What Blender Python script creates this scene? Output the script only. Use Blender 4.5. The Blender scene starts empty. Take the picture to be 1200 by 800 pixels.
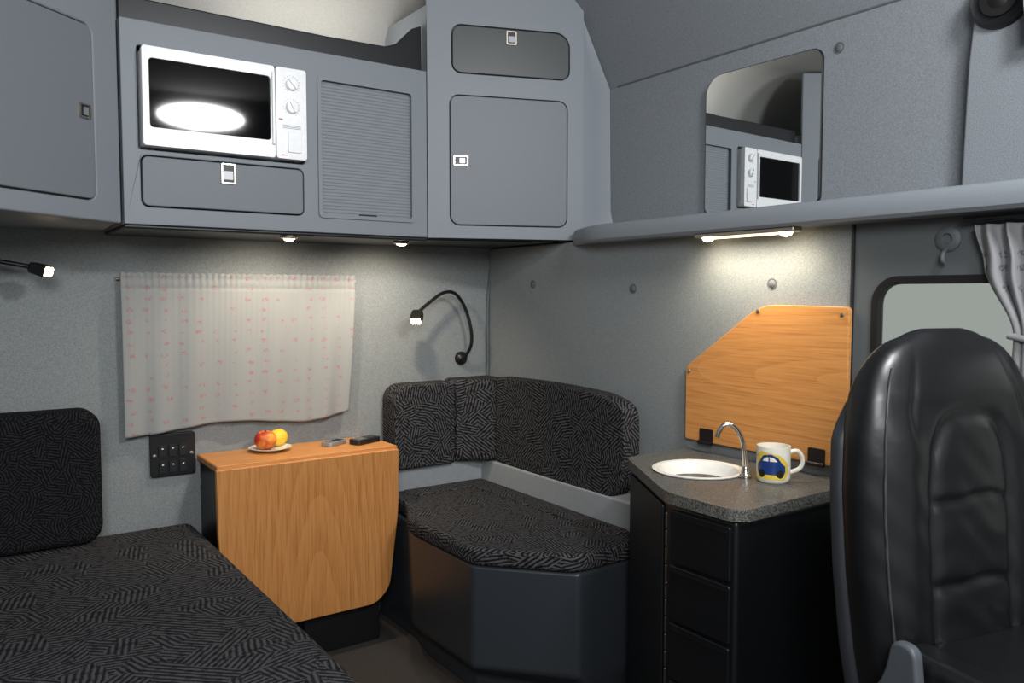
import bpy, bmesh, math, random
from mathutils import Vector, geometry
random.seed(4)
SC=bpy.context.scene
COL=SC.collection
try: SC.view_settings.view_transform='Standard'
except Exception: pass

# ------------------------------------------------------------------ materials
def s2l(c):
    return tuple(((x/255)/12.92 if x/255<=.04045 else (((x/255)+.055)/1.055)**2.4) for x in c)
def newmat(name):
    m=bpy.data.materials.new(name);m.use_nodes=True
    nt=m.node_tree;b=nt.nodes['Principled BSDF']
    return m,nt,b
def mat(name,rgb,rough=.5,metal=0,nscale=0,bump=0,var=0,emit=None,es=0,coat=0,spec=None,bscale=None):
    m,nt,b=newmat(name)
    c=s2l(rgb)
    b.inputs['Base Color'].default_value=(*c,1)
    b.inputs['Roughness'].default_value=rough
    b.inputs['Metallic'].default_value=metal
    if coat: b.inputs['Coat Weight'].default_value=coat
    if spec is not None: b.inputs['Specular IOR Level'].default_value=spec
    tc=nt.nodes.new('ShaderNodeTexCoord')
    n=nt.nodes.new('ShaderNodeTexNoise');n.inputs['Scale'].default_value=nscale or 60;n.inputs['Detail'].default_value=3
    nt.links.new(tc.outputs['Object'],n.inputs['Vector'])
    v=var or .04
    r=nt.nodes.new('ShaderNodeValToRGB')
    r.color_ramp.elements[0].position=.3;r.color_ramp.elements[1].position=.7
    r.color_ramp.elements[0].color=(*[x*(1-v) for x in c],1);r.color_ramp.elements[1].color=(*[min(1,x*(1+v)) for x in c],1)
    nt.links.new(n.outputs['Fac'],r.inputs['Fac']);nt.links.new(r.outputs['Color'],b.inputs['Base Color'])
    if bump:
        n2=n
        if bscale:
            n2=nt.nodes.new('ShaderNodeTexNoise');n2.inputs['Scale'].default_value=bscale;n2.inputs['Detail'].default_value=2
            nt.links.new(tc.outputs['Object'],n2.inputs['Vector'])
        bp=nt.nodes.new('ShaderNodeBump');bp.inputs['Strength'].default_value=bump;bp.inputs['Distance'].default_value=.002
        nt.links.new(n2.outputs['Fac'],bp.inputs['Height']);nt.links.new(bp.outputs['Normal'],b.inputs['Normal'])
    if emit:
        b.inputs['Emission Color'].default_value=(*s2l(emit),1);b.inputs['Emission Strength'].default_value=es
    return m
def math_node(nt,op,a,b=None,c=None):
    n=nt.nodes.new('ShaderNodeMath');n.operation=op
    for i,x in enumerate((a,b,c)):
        if x is None: continue
        if isinstance(x,(int,float)): n.inputs[i].default_value=x
        else: nt.links.new(x,n.inputs[i])
    return n.outputs[0]
def mixf(nt,f,a,b):
    n=nt.nodes.new('ShaderNodeMix');n.data_type='FLOAT'
    nt.links.new(f,n.inputs[0]);nt.links.new(a,n.inputs[2]);nt.links.new(b,n.inputs[3])
    return n.outputs[0]
def upholstery(name,cell,period,lo,hi,thr=.1,soft=1.1,nz=2.2,dash=5.0,da=.8):
    m,nt,b=newmat(name)
    tc=nt.nodes.new('ShaderNodeTexCoord');g=nt.nodes.new('ShaderNodeNewGeometry')
    sp=nt.nodes.new('ShaderNodeSeparateXYZ');nt.links.new(tc.outputs['Object'],sp.inputs[0])
    sn=nt.nodes.new('ShaderNodeSeparateXYZ');nt.links.new(g.outputs['True Normal'],sn.inputs[0])
    fz=math_node(nt,'GREATER_THAN',math_node(nt,'ABSOLUTE',sn.outputs[2]),.6)
    fx=math_node(nt,'GREATER_THAN',math_node(nt,'ABSOLUTE',sn.outputs[0]),.7)
    u=mixf(nt,fz,mixf(nt,fx,sp.outputs[0],sp.outputs[1]),sp.outputs[0])
    v=mixf(nt,fz,sp.outputs[2],sp.outputs[1])
    cb=nt.nodes.new('ShaderNodeCombineXYZ');nt.links.new(u,cb.inputs[0]);nt.links.new(v,cb.inputs[1])
    vo=nt.nodes.new('ShaderNodeTexVoronoi');vo.voronoi_dimensions='2D';vo.inputs['Scale'].default_value=1/cell
    vo.distance='MANHATTAN'
    nt.links.new(cb.outputs[0],vo.inputs['Vector'])
    sc=nt.nodes.new('ShaderNodeSeparateColor');nt.links.new(vo.outputs['Color'],sc.inputs[0])
    ang=math_node(nt,'MULTIPLY',math_node(nt,'FLOOR',math_node(nt,'MULTIPLY',sc.outputs[0],6)),math.pi/6)
    ang=math_node(nt,'ADD',ang,.3)
    co_=math_node(nt,'COSINE',ang);si_=math_node(nt,'SINE',ang)
    d=math_node(nt,'ADD',math_node(nt,'MULTIPLY',u,co_),math_node(nt,'MULTIPLY',v,si_))
    d2=math_node(nt,'SUBTRACT',math_node(nt,'MULTIPLY',v,co_),math_node(nt,'MULTIPLY',u,si_))
    no=nt.nodes.new('ShaderNodeTexNoise');no.inputs['Scale'].default_value=30;no.noise_dimensions='2D';nt.links.new(cb.outputs[0],no.inputs['Vector'])
    nf=nt.nodes.new('ShaderNodeTexNoise');nf.inputs['Scale'].default_value=320;nf.noise_dimensions='2D';nf.inputs['Detail'].default_value=1;nt.links.new(cb.outputs[0],nf.inputs['Vector'])
    d=math_node(nt,'ADD',d,math_node(nt,'MULTIPLY',no.outputs['Fac'],.005))
    s=math_node(nt,'SINE',math_node(nt,'MULTIPLY',d,2*math.pi/period))
    row=math_node(nt,'FLOOR',math_node(nt,'MULTIPLY',d,1/period))
    ph=math_node(nt,'MULTIPLY',math_node(nt,'SINE',math_node(nt,'MULTIPLY',row,12.9)),8.0)
    s2=math_node(nt,'SINE',math_node(nt,'ADD',math_node(nt,'MULTIPLY',d2,2*math.pi/(period*dash)),ph))
    s=math_node(nt,'SUBTRACT',s,math_node(nt,'MULTIPLY',math_node(nt,'LESS_THAN',s2,-.8),da))
    s=math_node(nt,'ADD',s,math_node(nt,'MULTIPLY',math_node(nt,'SUBTRACT',nf.outputs['Fac'],.5),nz))
    r=nt.nodes.new('ShaderNodeMapRange');r.inputs['From Min'].default_value=thr-soft/2;r.inputs['From Max'].default_value=thr+soft/2
    nt.links.new(s,r.inputs['Value'])
    mx=nt.nodes.new('ShaderNodeMix');mx.data_type='RGBA'
    mx.inputs[6].default_value=(*s2l(lo),1);mx.inputs[7].default_value=(*s2l(hi),1)
    nt.links.new(r.outputs[0],mx.inputs[0]);nt.links.new(mx.outputs[2],b.inputs['Base Color'])
    b.inputs['Roughness'].default_value=.95;b.inputs['Specular IOR Level'].default_value=.1
    bp=nt.nodes.new('ShaderNodeBump');bp.inputs['Strength'].default_value=.3;bp.inputs['Distance'].default_value=.002
    nt.links.new(r.outputs[0],bp.inputs['Height']);nt.links.new(bp.outputs['Normal'],b.inputs['Normal'])
    return m
def wood(name,scale,c0,c1,c2,cath=(1,1,.1),off=(0,0,0),wsc=16):
    m,nt,b=newmat(name)
    tc=nt.nodes.new('ShaderNodeTexCoord');mp=nt.nodes.new('ShaderNodeMapping');mp.inputs['Scale'].default_value=scale
    nt.links.new(tc.outputs['Object'],mp.inputs[0])
    n=nt.nodes.new('ShaderNodeTexNoise');n.inputs['Scale'].default_value=14;n.inputs['Detail'].default_value=6;n.inputs['Roughness'].default_value=.65;n.inputs['Distortion'].default_value=.15
    nt.links.new(mp.outputs[0],n.inputs['Vector'])
    mp2=nt.nodes.new('ShaderNodeMapping');mp2.inputs['Scale'].default_value=cath;mp2.inputs['Location'].default_value=off
    nt.links.new(tc.outputs['Object'],mp2.inputs[0])
    wv=nt.nodes.new('ShaderNodeTexWave');wv.wave_type='RINGS';wv.rings_direction='SPHERICAL';wv.wave_profile='SAW'
    wv.inputs['Scale'].default_value=wsc;wv.inputs['Distortion'].default_value=2.2;wv.inputs['Detail'].default_value=2;wv.inputs['Detail Scale'].default_value=1.2
    nt.links.new(mp2.outputs[0],wv.inputs['Vector'])
    r=nt.nodes.new('ShaderNodeValToRGB');e=r.color_ramp.elements
    e[0].position=.30;e[0].color=(*s2l(c0),1);e[1].position=.72;e[1].color=(*s2l(c2),1)
    k=e.new(.5);k.color=(*s2l(c1),1)
    mx=math_node(nt,'ADD',math_node(nt,'MULTIPLY',n.outputs['Fac'],.89),math_node(nt,'MULTIPLY',wv.outputs['Fac'],.125))
    nt.links.new(mx,r.inputs['Fac']);nt.links.new(r.outputs['Color'],b.inputs['Base Color'])
    b.inputs['Roughness'].default_value=.42
    return m
def curtain_mat(name,base,motif,strength=.5):
    m,nt,b=newmat(name)
    tc=nt.nodes.new('ShaderNodeTexCoord');mp=nt.nodes.new('ShaderNodeMapping');mp.inputs['Scale'].default_value=(1,0,1.5)
    nt.links.new(tc.outputs['Object'],mp.inputs[0])
    vo=nt.nodes.new('ShaderNodeTexVoronoi');vo.inputs['Scale'].default_value=19;vo.inputs['Randomness'].default_value=.25
    nt.links.new(mp.outputs[0],vo.inputs['Vector'])
    no=nt.nodes.new('ShaderNodeTexNoise');no.inputs['Scale'].default_value=170;nt.links.new(tc.outputs['Object'],no.inputs['Vector'])
    a=math_node(nt,'LESS_THAN',vo.outputs['Distance'],.21)
    f=math_node(nt,'MULTIPLY',math_node(nt,'MULTIPLY',a,math_node(nt,'GREATER_THAN',no.outputs['Fac'],.50)),strength)
    mx=nt.nodes.new('ShaderNodeMix');mx.data_type='RGBA'
    mx.inputs[6].default_value=(*s2l(base),1);mx.inputs[7].default_value=(*s2l(motif),1)
    nt.links.new(f,mx.inputs[0]);nt.links.new(mx.outputs[2],b.inputs['Base Color'])
    b.inputs['Roughness'].default_value=.9
    return m
def granite():
    m,nt,b=newmat('granite_counter')
    tc=nt.nodes.new('ShaderNodeTexCoord');n=nt.nodes.new('ShaderNodeTexNoise');n.inputs['Scale'].default_value=300;n.inputs['Detail'].default_value=2
    nt.links.new(tc.outputs['Object'],n.inputs['Vector'])
    r=nt.nodes.new('ShaderNodeValToRGB');e=r.color_ramp.elements
    e[0].position=.4;e[0].color=(*s2l((56,56,54)),1);e[1].position=.64;e[1].color=(*s2l((124,124,118)),1)
    nt.links.new(n.outputs['Fac'],r.inputs['Fac']);nt.links.new(r.outputs['Color'],b.inputs['Base Color'])
    b.inputs['Roughness'].default_value=.35
    return m
def peachmat():
    m,nt,b=newmat('peach_skin')
    tc=nt.nodes.new('ShaderNodeTexCoord');n=nt.nodes.new('ShaderNodeTexNoise');n.inputs['Scale'].default_value=22
    nt.links.new(tc.outputs['Object'],n.inputs['Vector'])
    r=nt.nodes.new('ShaderNodeValToRGB');e=r.color_ramp.elements
    e[0].position=.42;e[0].color=(*s2l((176,40,28)),1);e[1].position=.66;e[1].color=(*s2l((240,160,60)),1)
    nt.links.new(n.outputs['Fac'],r.inputs['Fac']);nt.links.new(r.outputs['Color'],b.inputs['Base Color'])
    b.inputs['Roughness'].default_value=.5
    return m
def glassmat():
    m=bpy.data.materials.new('window_glass');m.use_nodes=True;nt=m.node_tree;nt.nodes.clear()
    o=nt.nodes.new('ShaderNodeOutputMaterial');t=nt.nodes.new('ShaderNodeBsdfTransparent');g=nt.nodes.new('ShaderNodeBsdfGlossy');x=nt.nodes.new('ShaderNodeMixShader')
    t.inputs[0].default_value=(.95,.98,.95,1);g.inputs['Roughness'].default_value=.02;x.inputs[0].default_value=.03
    nt.links.new(t.outputs[0],x.inputs[1]);nt.links.new(g.outputs[0],x.inputs[2]);nt.links.new(x.outputs[0],o.inputs[0])
    return m

M={}
M['fabric']=mat('wall_fabric',(132,137,138),.95,nscale=330,var=.2,bump=.25,spec=.1)
M['fabric2']=mat('upper_wall_fabric',(127,132,137),.95,nscale=330,var=.18,bump=.25,spec=.1)
M['ceil']=mat('ceiling_lining',(155,155,152),.9,nscale=180,var=.06,bump=.2,spec=.1)
M['plastic']=mat('cabinet_plastic',(129,135,141),.5,nscale=500,var=.05,bump=.06,spec=.35)
M['door']=mat('cabinet_door_plastic',(116,121,127),.48,nscale=500,var=.05,bump=.08,spec=.35)
M['dflap']=mat('dark_flap_plastic',(62,66,67),.4,nscale=400)
M['doorpanel']=mat('side_panel_plastic',(88,93,95),.6,nscale=350,var=.06,bump=.15)
M['lightgrey']=mat('light_grey_plastic',(150,155,158),.5)
M['handle']=mat('grey_handle_plastic',(84,90,96),.45)
M['midgrey']=mat('bench_grey_plastic',(48,52,57),.38,nscale=400)
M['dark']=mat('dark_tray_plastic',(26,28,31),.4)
M['black']=mat('black_plastic',(15,16,18),.42)
M['blackcab']=mat('black_cabinet_laminate',(16,18,21),.4)
M['rubber']=mat('black_rubber',(10,10,11),.6)
M['floor']=mat('floor_carpet',(54,50,46),.95,nscale=160,var=.3,bump=.6)
M['white']=mat('white_enamel',(244,245,246),.3)
M['basin']=mat('basin_white',(236,236,230),.25)
M['blackglass']=mat('black_glass',(4,4,5),.05,spec=.22)
M['chrome']=mat('chrome',(215,210,200),.15,metal=1)
M['steel']=mat('brushed_metal',(190,184,172),.3,metal=1)
M['mirror']=mat('mirror_silver',(235,238,238),.01,metal=1,var=.001)
M['leather']=mat('black_leather',(19,20,22),.34,nscale=18,var=.1,bump=.35,bscale=26,spec=.6)
M['seatshell']=mat('seat_shell_plastic',(50,53,58),.5)
M['uph']=upholstery('patterned_upholstery',.050,.0102,(20,20,22),(84,84,86),.1,1.6)
M['bedf']=upholstery('bed_upholstery',.072,.0128,(28,28,30),(82,82,84),.05,1.8)
M['uphdark']=upholstery('dark_upholstery',.03,.008,(16,16,18),(42,43,46),.2,1.5)
M['wood']=wood('beech_wood_vertical',(14,14,.42),(168,108,56),(194,132,72),(208,148,88),(1.0,0,.13),(-.02,0,.06),12)
M['woodtop']=wood('beech_wood_top',(.5,14,14),(174,112,58),(200,138,76),(214,152,92),(.1,1,0),(0,.1,0))
M['woodp']=wood('beech_wood_panel',(14,.42,14),(182,118,60),(206,142,78),(218,156,92),(0,.13,1.0),(0,.05,-.22),12)
M['curt']=curtain_mat('curtain_print',(143,145,144),(162,92,104),.6)
M['curt2']=curtain_mat('side_curtain_print',(136,137,139),(84,84,92),.8)
M['granite']=granite()
M['peach']=peachmat()
M['lemon']=mat('lemon_skin',(238,196,52),.45,nscale=120,bump=.2)
M['porcelain']=mat('porcelain',(232,228,214),.2)
M['yellow']=mat('mug_yellow_print',(226,196,70),.3)
M['blue']=mat('mug_blue_print',(28,58,118),.3)
M['warm']=mat('warm_lamp_lens',(255,240,210),.3,emit=(255,226,176),es=22)
M['warm2']=mat('strip_lamp_lens',(255,245,225),.3,emit=(255,226,180),es=2.6)
M['glass']=glassmat()
M['silver']=mat('silver_plastic',(150,152,156),.35,metal=.4)
M['tick']=mat('printed_grey_marks',(120,122,128),.5)
M['red']=mat('printed_red_marks',(190,60,50),.5)

# ------------------------------------------------------------------ mesh helpers
class Fr:
    def __init__(s,O,d):
        s.O=Vector(O);s.d=Vector(d).normalized();s.z=Vector((0,0,1));s.n=s.d.cross(s.z)
    def P(s,u,v,w=0): return s.O+s.d*u+s.z*v+s.n*w
def rr(u0,u1,v0,v1,r,seg=7):
    if not isinstance(r,(tuple,list)): r=(r,)*4   # bl,br,tr,tl
    out=[]
    for (cx,cy,a0),q in zip(((u0,v0,180),(u1,v0,270),(u1,v1,0),(u0,v1,90)),r):
        sx=1 if cx==u0 else -1;sy=1 if cy==v0 else -1
        if q<=0: out.append((cx,cy));continue
        for i in range(seg+1):
            a=math.radians(a0+90*i/seg)
            out.append((cx+sx*q+q*math.cos(a),cy+sy*q+q*math.sin(a)))
    return out
def roundpoly(pts,r,seg=6):
    out=[];n=len(pts)
    if not isinstance(r,(list,tuple)): r=[r]*n
    for i in range(n):
        p=Vector(pts[i]).to_2d();a=Vector(pts[i-1]).to_2d();b=Vector(pts[(i+1)%n]).to_2d()
        if r[i]<=0: out.append((p.x,p.y));continue
        da=(a-p);db=(b-p);q=min(r[i],da.length*.45,db.length*.45)
        s=p+da.normalized()*q;e=p+db.normalized()*q
        for k in range(seg+1):
            t=k/seg
            c=s*(1-t)**2+p*2*t*(1-t)+e*t*t
            out.append((c.x,c.y))
    return out
def circ(u,v,r,n=28,ry=None):
    ry=ry or r
    return [(u+r*math.cos(2*math.pi*i/n),v+ry*math.sin(2*math.pi*i/n)) for i in range(n)]
def add_plate(bm,f,outer,w0,w1,holes=(),mi=0):
    loops=[outer]+list(holes)
    flat=[p for l in loops for p in l]
    A=[bm.verts.new(f.P(u,v,w0)) for u,v in flat];B=[bm.verts.new(f.P(u,v,w1)) for u,v in flat]
    fs=[]
    if holes:
        tris=geometry.tessellate_polygon([[Vector((u,v,0)) for u,v in l] for l in loops])
        for t in tris:
            try:
                fs.append(bm.faces.new([B[i] for i in t]));fs.append(bm.faces.new([A[i] for i in reversed(t)]))
            except ValueError: pass
    else:
        fs.append(bm.faces.new(B));fs.append(bm.faces.new(list(reversed(A))))
    k=0
    for l in loops:
        n=len(l)
        for i in range(n):
            j=(i+1)%n
            fs.append(bm.faces.new((A[k+i],A[k+j],B[k+j],B[k+i])))
        k+=n
    for x in fs: x.material_index=mi
    return fs
def add_prism(bm,poly,z0,z1,mi=0):
    A=[bm.verts.new((x,y,z0)) for x,y in poly];B=[bm.verts.new((x,y,z1)) for x,y in poly]
    n=len(poly);fs=[bm.faces.new(B),bm.faces.new(list(reversed(A)))]
    for i in range(n): fs.append(bm.faces.new((A[i],A[(i+1)%n],B[(i+1)%n],B[i])))
    for x in fs: x.material_index=mi
    return fs
def add_box(bm,lo,hi,mi=0):
    return add_prism(bm,[(lo[0],lo[1]),(hi[0],lo[1]),(hi[0],hi[1]),(lo[0],hi[1])],lo[2],hi[2],mi)
def add_loft(bm,loops,caps=True,mi=0,closed=True):
    R=[[bm.verts.new(p) for p in l] for l in loops];fs=[]
    for a,b in zip(R[:-1],R[1:]):
        n=len(a)
        for i in range(n if closed else n-1):
            j=(i+1)%n
            fs.append(bm.faces.new((a[i],a[j],b[j],b[i])))
    if caps: fs.append(bm.faces.new(list(reversed(R[0]))));fs.append(bm.faces.new(R[-1]))
    for x in fs: x.material_index=mi
    return fs
def cat(pts,n=8):
    P=[Vector(p) for p in pts];P=[P[0]*2-P[1]]+P+[P[-1]*2-P[-2]];out=[]
    for i in range(1,len(P)-2):
        for k in range(n):
            t=k/n;a,b,c,d=P[i-1],P[i],P[i+1],P[i+2]
            out.append(.5*((2*b)+(c-a)*t+(2*a-5*b+4*c-d)*t*t+(3*b-a-3*c+d)*t**3))
    out.append(P[-2]);return out
def add_tube(bm,pts,r,seg=12,smooth=8,mi=0):
    P=cat(pts,smooth) if smooth else [Vector(p) for p in pts]
    loops=[];ref=None
    for i,p in enumerate(P):
        t=(P[min(i+1,len(P)-1)]-P[max(i-1,0)]).normalized()
        if ref is None:
            ref=t.orthogonal().normalized()
        ref=(ref-t*ref.dot(t)).normalized();s=t.cross(ref)
        q=r(i/(len(P)-1)) if callable(r) else r
        loops.append([p+ref*q*math.cos(2*math.pi*k/seg)+s*q*math.sin(2*math.pi*k/seg) for k in range(seg)])
    return add_loft(bm,loops,mi=mi)
def add_lathe(bm,O,prof,seg=32,axis=(0,0,1),mi=0):
    ax=Vector(axis).normalized();a=ax.orthogonal().normalized();b=ax.cross(a);O=Vector(O)
    return add_loft(bm,[[O+ax*h+(a*math.cos(2*math.pi*k/seg)+b*math.sin(2*math.pi*k/seg))*max(r,1e-4) for k in range(seg)] for r,h in prof],mi=mi)

def finish(bm,name,mats,parent=None,bevel=0,seg=3,sharp=35,label=None,category=None,group=None,kind=None,loc=None,limit=40):
    bmesh.ops.recalc_face_normals(bm,faces=bm.faces)
    if bevel:
        ed=[e for e in bm.edges if len(e.link_faces)==2 and e.calc_face_angle(0)>math.radians(limit)]
        bmesh.ops.bevel(bm,geom=ed,offset=bevel,segments=seg,profile=.5,affect='EDGES',clamp_overlap=True)
    off=Vector((0,0,0))
    if parent is not None:
        p=parent
        while p is not None: off+=p.location;p=p.parent
    elif kind!='structure':
        if loc is None:
            xs=[v.co.x for v in bm.verts];ys=[v.co.y for v in bm.verts];zs=[v.co.z for v in bm.verts]
            loc=((min(xs)+max(xs))/2,(min(ys)+max(ys))/2,min(zs))
        off=Vector(loc)
    for v in bm.verts: v.co-=off
    me=bpy.data.meshes.new(name);bm.to_mesh(me);bm.free()
    for x in (mats if isinstance(mats,(list,tuple)) else [mats]): me.materials.append(M[x] if isinstance(x,str) else x)
    for p in me.polygons: p.use_smooth=True
    me.set_sharp_from_angle(angle=math.radians(sharp))
    o=bpy.data.objects.new(name,me);COL.objects.link(o)
    if parent is not None: o.parent=parent
    elif kind!='structure': o.location=off
    if bevel or sharp<50:
        w=o.modifiers.new('wn','WEIGHTED_NORMAL');w.keep_sharp=True
    if label:o['label']=label
    if category:o['category']=category
    if group:o['group']=group
    if kind:o['kind']=kind
    return o
def root(name,loc,label,category,group=None):
    o=bpy.data.objects.new(name,None);o.location=loc;o.empty_display_size=.05;COL.objects.link(o)
    o['label']=label;o['category']=category
    if group:o['group']=group
    return o
def plate(name,f,pts,w0,w1,m,parent=None,bevel=0,holes=(),**k):
    bm=bmesh.new();add_plate(bm,f,pts,w0,w1,holes);return finish(bm,name,m,parent,bevel,**k)
def prism(name,poly,z0,z1,m,parent=None,bevel=0,**k):
    bm=bmesh.new();add_prism(bm,poly,z0,z1);return finish(bm,name,m,parent,bevel,**k)
def box(name,lo,hi,m,parent=None,bevel=0,**k):
    bm=bmesh.new();add_box(bm,lo,hi);return finish(bm,name,m,parent,bevel,**k)
def tube(name,pts,r,m,parent=None,seg=12,smooth=8,**k):
    bm=bmesh.new();add_tube(bm,pts,r,seg,smooth);return finish(bm,name,m,parent,sharp=60,**k)
def lathe(name,O,prof,m,parent=None,seg=32,axis=(0,0,1),sharp=40,**k):
    bm=bmesh.new();add_lathe(bm,O,prof,seg,axis);return finish(bm,name,m,parent,sharp=sharp,**k)
def copy_tree(o,loc,label=None):
    def rec(x,par):
        c=x.copy();COL.objects.link(c)
        if par is not None: c.parent=par
        for ch in [q for q in bpy.data.objects if q.parent==x]: rec(ch,c)
        return c
    c=rec(o,None);c.location=loc
    if label:c['label']=label
    return c

FB=Fr((0,2.4,0),(1,0,0))          # cabinet face plane, u = X
FW=Fr((0,2.75,0),(1,0,0))         # back wall
FR=Fr((1.81,0,0),(0,-1,0))        # lower right wall, u = -Y
FU=Fr((1.98,0,0),(0,-1,0))        # upper right wall
FC=Fr((1.335,2.4,0),(.9402,-.3405,0))   # corner cabinet face
FL=Fr((.395,2.404,0),(.774,.633,0))     # angled cabinet face

# ------------------------------------------------------------------ room
st=dict(kind='structure')
box('floor',(-.95,-.9,-.06),(2.05,2.85,0),'floor',**st)
box('wall_back',(-.95,2.75,0),(2.05,2.85,2.4),'fabric',**st)
box('wall_left',(-1.05,-.9,0),(-.95,2.85,2.4),'fabric',**st)
prism('wall_right',[(1.81,1.137),(1.83,1.137),(1.83,1.85),(2.05,1.85),(2.05,2.75),(1.81,2.75)],0,1.385,'fabric',bevel=.006,**st)
wh=rr(-1.066,-.30,.70,1.228,.05)
plate('door_1',FR,[(-1.131,0),(.9,0),(.9,1.385),(-1.131,1.385)],-.018,.004,'doorpanel',holes=[wh],bevel=.004,**st)
wtop=[(-2.75,1.385),(.9,1.385),(.9,1.935),(-2.75,1.935)]
plate('wall_right_upper',FU,wtop,-.07,0,'fabric2',**st)
def swept(name,prof,x0,x1,axis,m,th=.03):
    bm=bmesh.new()
    mk=(lambda a,t,z:(t,a,z)) if axis=='x' else (lambda a,t,z:(a,t,z))
    A=[[mk(a,t,z) for a,z in prof] for t in (x0,x1)]
    add_loft(bm,A,caps=False,closed=False)
    return finish(bm,name,m,kind='structure',sharp=50)
swept('wall_right_slope',[(1.985,1.93),(1.98,1.941),(1.925,2.06),(1.86,2.18),(1.80,2.25),(1.70,2.295),(1.6,2.302)],-.9,2.75,'y','fabric2')
cove=[(2.75,1.93)]+[(2.45+.30*math.cos(math.radians(a)),2.0+.30*math.sin(math.radians(a))) for a in range(0,91,9)]+[(-.9,2.3)]
swept('ceiling',cove,-.95,1.98,'x','ceil')
bm=bmesh.new();add_tube(bm,[(1.981,2.17,1.938),(1.981,-.6,1.938)],.004,8,0);finish(bm,'trim_1','doorpanel',**st)
bm=bmesh.new();add_tube(bm,[(1.806,1.134,.0),(1.806,1.134,1.372)],.005,8,0);finish(bm,'trim_2','rubber',**st)
tr=[(1.83,2.747,1.39),(1.815,2.745,1.30),(1.80,2.744,1.15),(1.797,2.742,.9),(1.797,2.742,.5)]
bm=bmesh.new();add_tube(bm,tr,.006,8,6);finish(bm,'trim_3','doorpanel',**st)
box('baseboard_back',(.63,2.725,0),(1.27,2.75,.16),'lightgrey',bevel=.006,**st)
plate('window_1',FR,wh,-.014,-.009,'glass',**st)
plate('trim_4',FR,rr(-1.080,-.28,.685,1.243,.062),-.006,.012,'rubber',holes=[rr(-1.062,-.31,.706,1.224,.047)],bevel=.004,**st)

# ------------------------------------------------------------------ overhead shelf, its end curving back into the corner cabinet
bm=bmesh.new()
prof=[(1.726,1.370),(1.718,1.378),(1.715,1.398),(1.720,1.418),(1.728,1.425),(1.742,1.428),(1.978,1.428),(1.978,1.3865),(1.806,1.3865),(1.803,1.370)]
secs=[(-.7,0),(1.90,0),(1.98,.004),(2.04,.014),(2.08,.028),(2.12,.046),(2.15,.060),(2.185,.074)]
add_loft(bm,[[((x+o if x<1.75 else x),t,z) for x,z in prof] for t,o in secs])
finish(bm,'overhead_shelf','plastic',label='long grey moulded shelf ledge along the side wall',category='shelf')
pod=root('speaker_pod',(1.95,.5,1.43),'grey moulded side pod with round black speaker','speaker pod')
bm=bmesh.new();FP=Fr((1.98,0,0),(0,-1,0))
add_plate(bm,FP,roundpoly([(-.950,1.430),(.5,1.430),(.5,1.93),(-.92,1.93),(-.942,1.75)],[.01,0,0,.02,.1]),.0015,.045)
finish(bm,'body','fabric2',pod,bevel=.012)
lathe('speaker_grille',(1.934,.872,1.853),[(0,.012),(.026,.014),(.048,.012),(.058,.016),(.063,.008),(.065,0)],'black',pod,axis=(-1,0,0))
lathe('speaker_cone',(1.920,.872,1.853),[(0,.009),(.02,.006),(.028,.0005),(.040,.004)],'rubber',pod,axis=(-1,0,0))

# ------------------------------------------------------------------ latch / cabinets
def latch(f,u,v,w,parent,wd=.03,ht=.036,vertical=False):
    bm=bmesh.new()
    add_plate(bm,f,rr(u-wd/2,u+wd/2,v-ht/2,v+ht/2,.004),w,w+.006,holes=[rr(u-wd/2+.004,u+wd/2-.004,v-ht/2+.004,v+ht/2-.004,.002)],mi=0)
    add_plate(bm,f,rr(u-wd/2+.004,u+wd/2-.004,v-ht/2+.004,v+ht/2-.004,.002),w,w+.0025,mi=1)
    if vertical: add_plate(bm,f,rr(u-wd/2+.007,u+wd/2-.007,v-ht*.30,v+ht*.12,.002),w+.0025,w+.005,mi=2)
    else: add_plate(bm,f,rr(u-wd*.10,u+wd*.30,v-ht/2+.008,v+ht/2-.008,.002),w+.0025,w+.005,mi=2)
    return finish(bm,'latch',['steel','dark','silver'],parent,bevel=.0008,seg=2,label='brushed metal recessed latch')
def hole_of(u0,u1,v0,v1,r,g=.004):
    return rr(u0-g,u1+g,v0-g,v1+g,[x+g for x in (r if isinstance(r,tuple) else (r,)*4)])

cab=root('wall_cabinet',(.1,2.45,1.395),'tall grey overhead cabinet with angled door','cabinet')
bm=bmesh.new()
dL=(-.62,-.092,1.447,1.885,.022)
add_plate(bm,FL,[(-.86,1.392),(-.0,1.392),(-.0,2.29),(-.86,2.29)],-.02,0,holes=[hole_of(*dL)])
q0=FL.P(-.86,0,-.0205);q1=FL.P(0,0,-.0205)
add_prism(bm,[(q0.x,q0.y),(q1.x,q1.y),(.395,2.735),(q0.x,2.735)],1.392,1.99)
finish(bm,'body','plastic',cab,bevel=.006)
d=plate('door',FL,rr(*dL),-.018,.003,'door',cab,bevel=.003)
latch(FL,-.125,1.665,.003,d,.036,.036)

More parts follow.
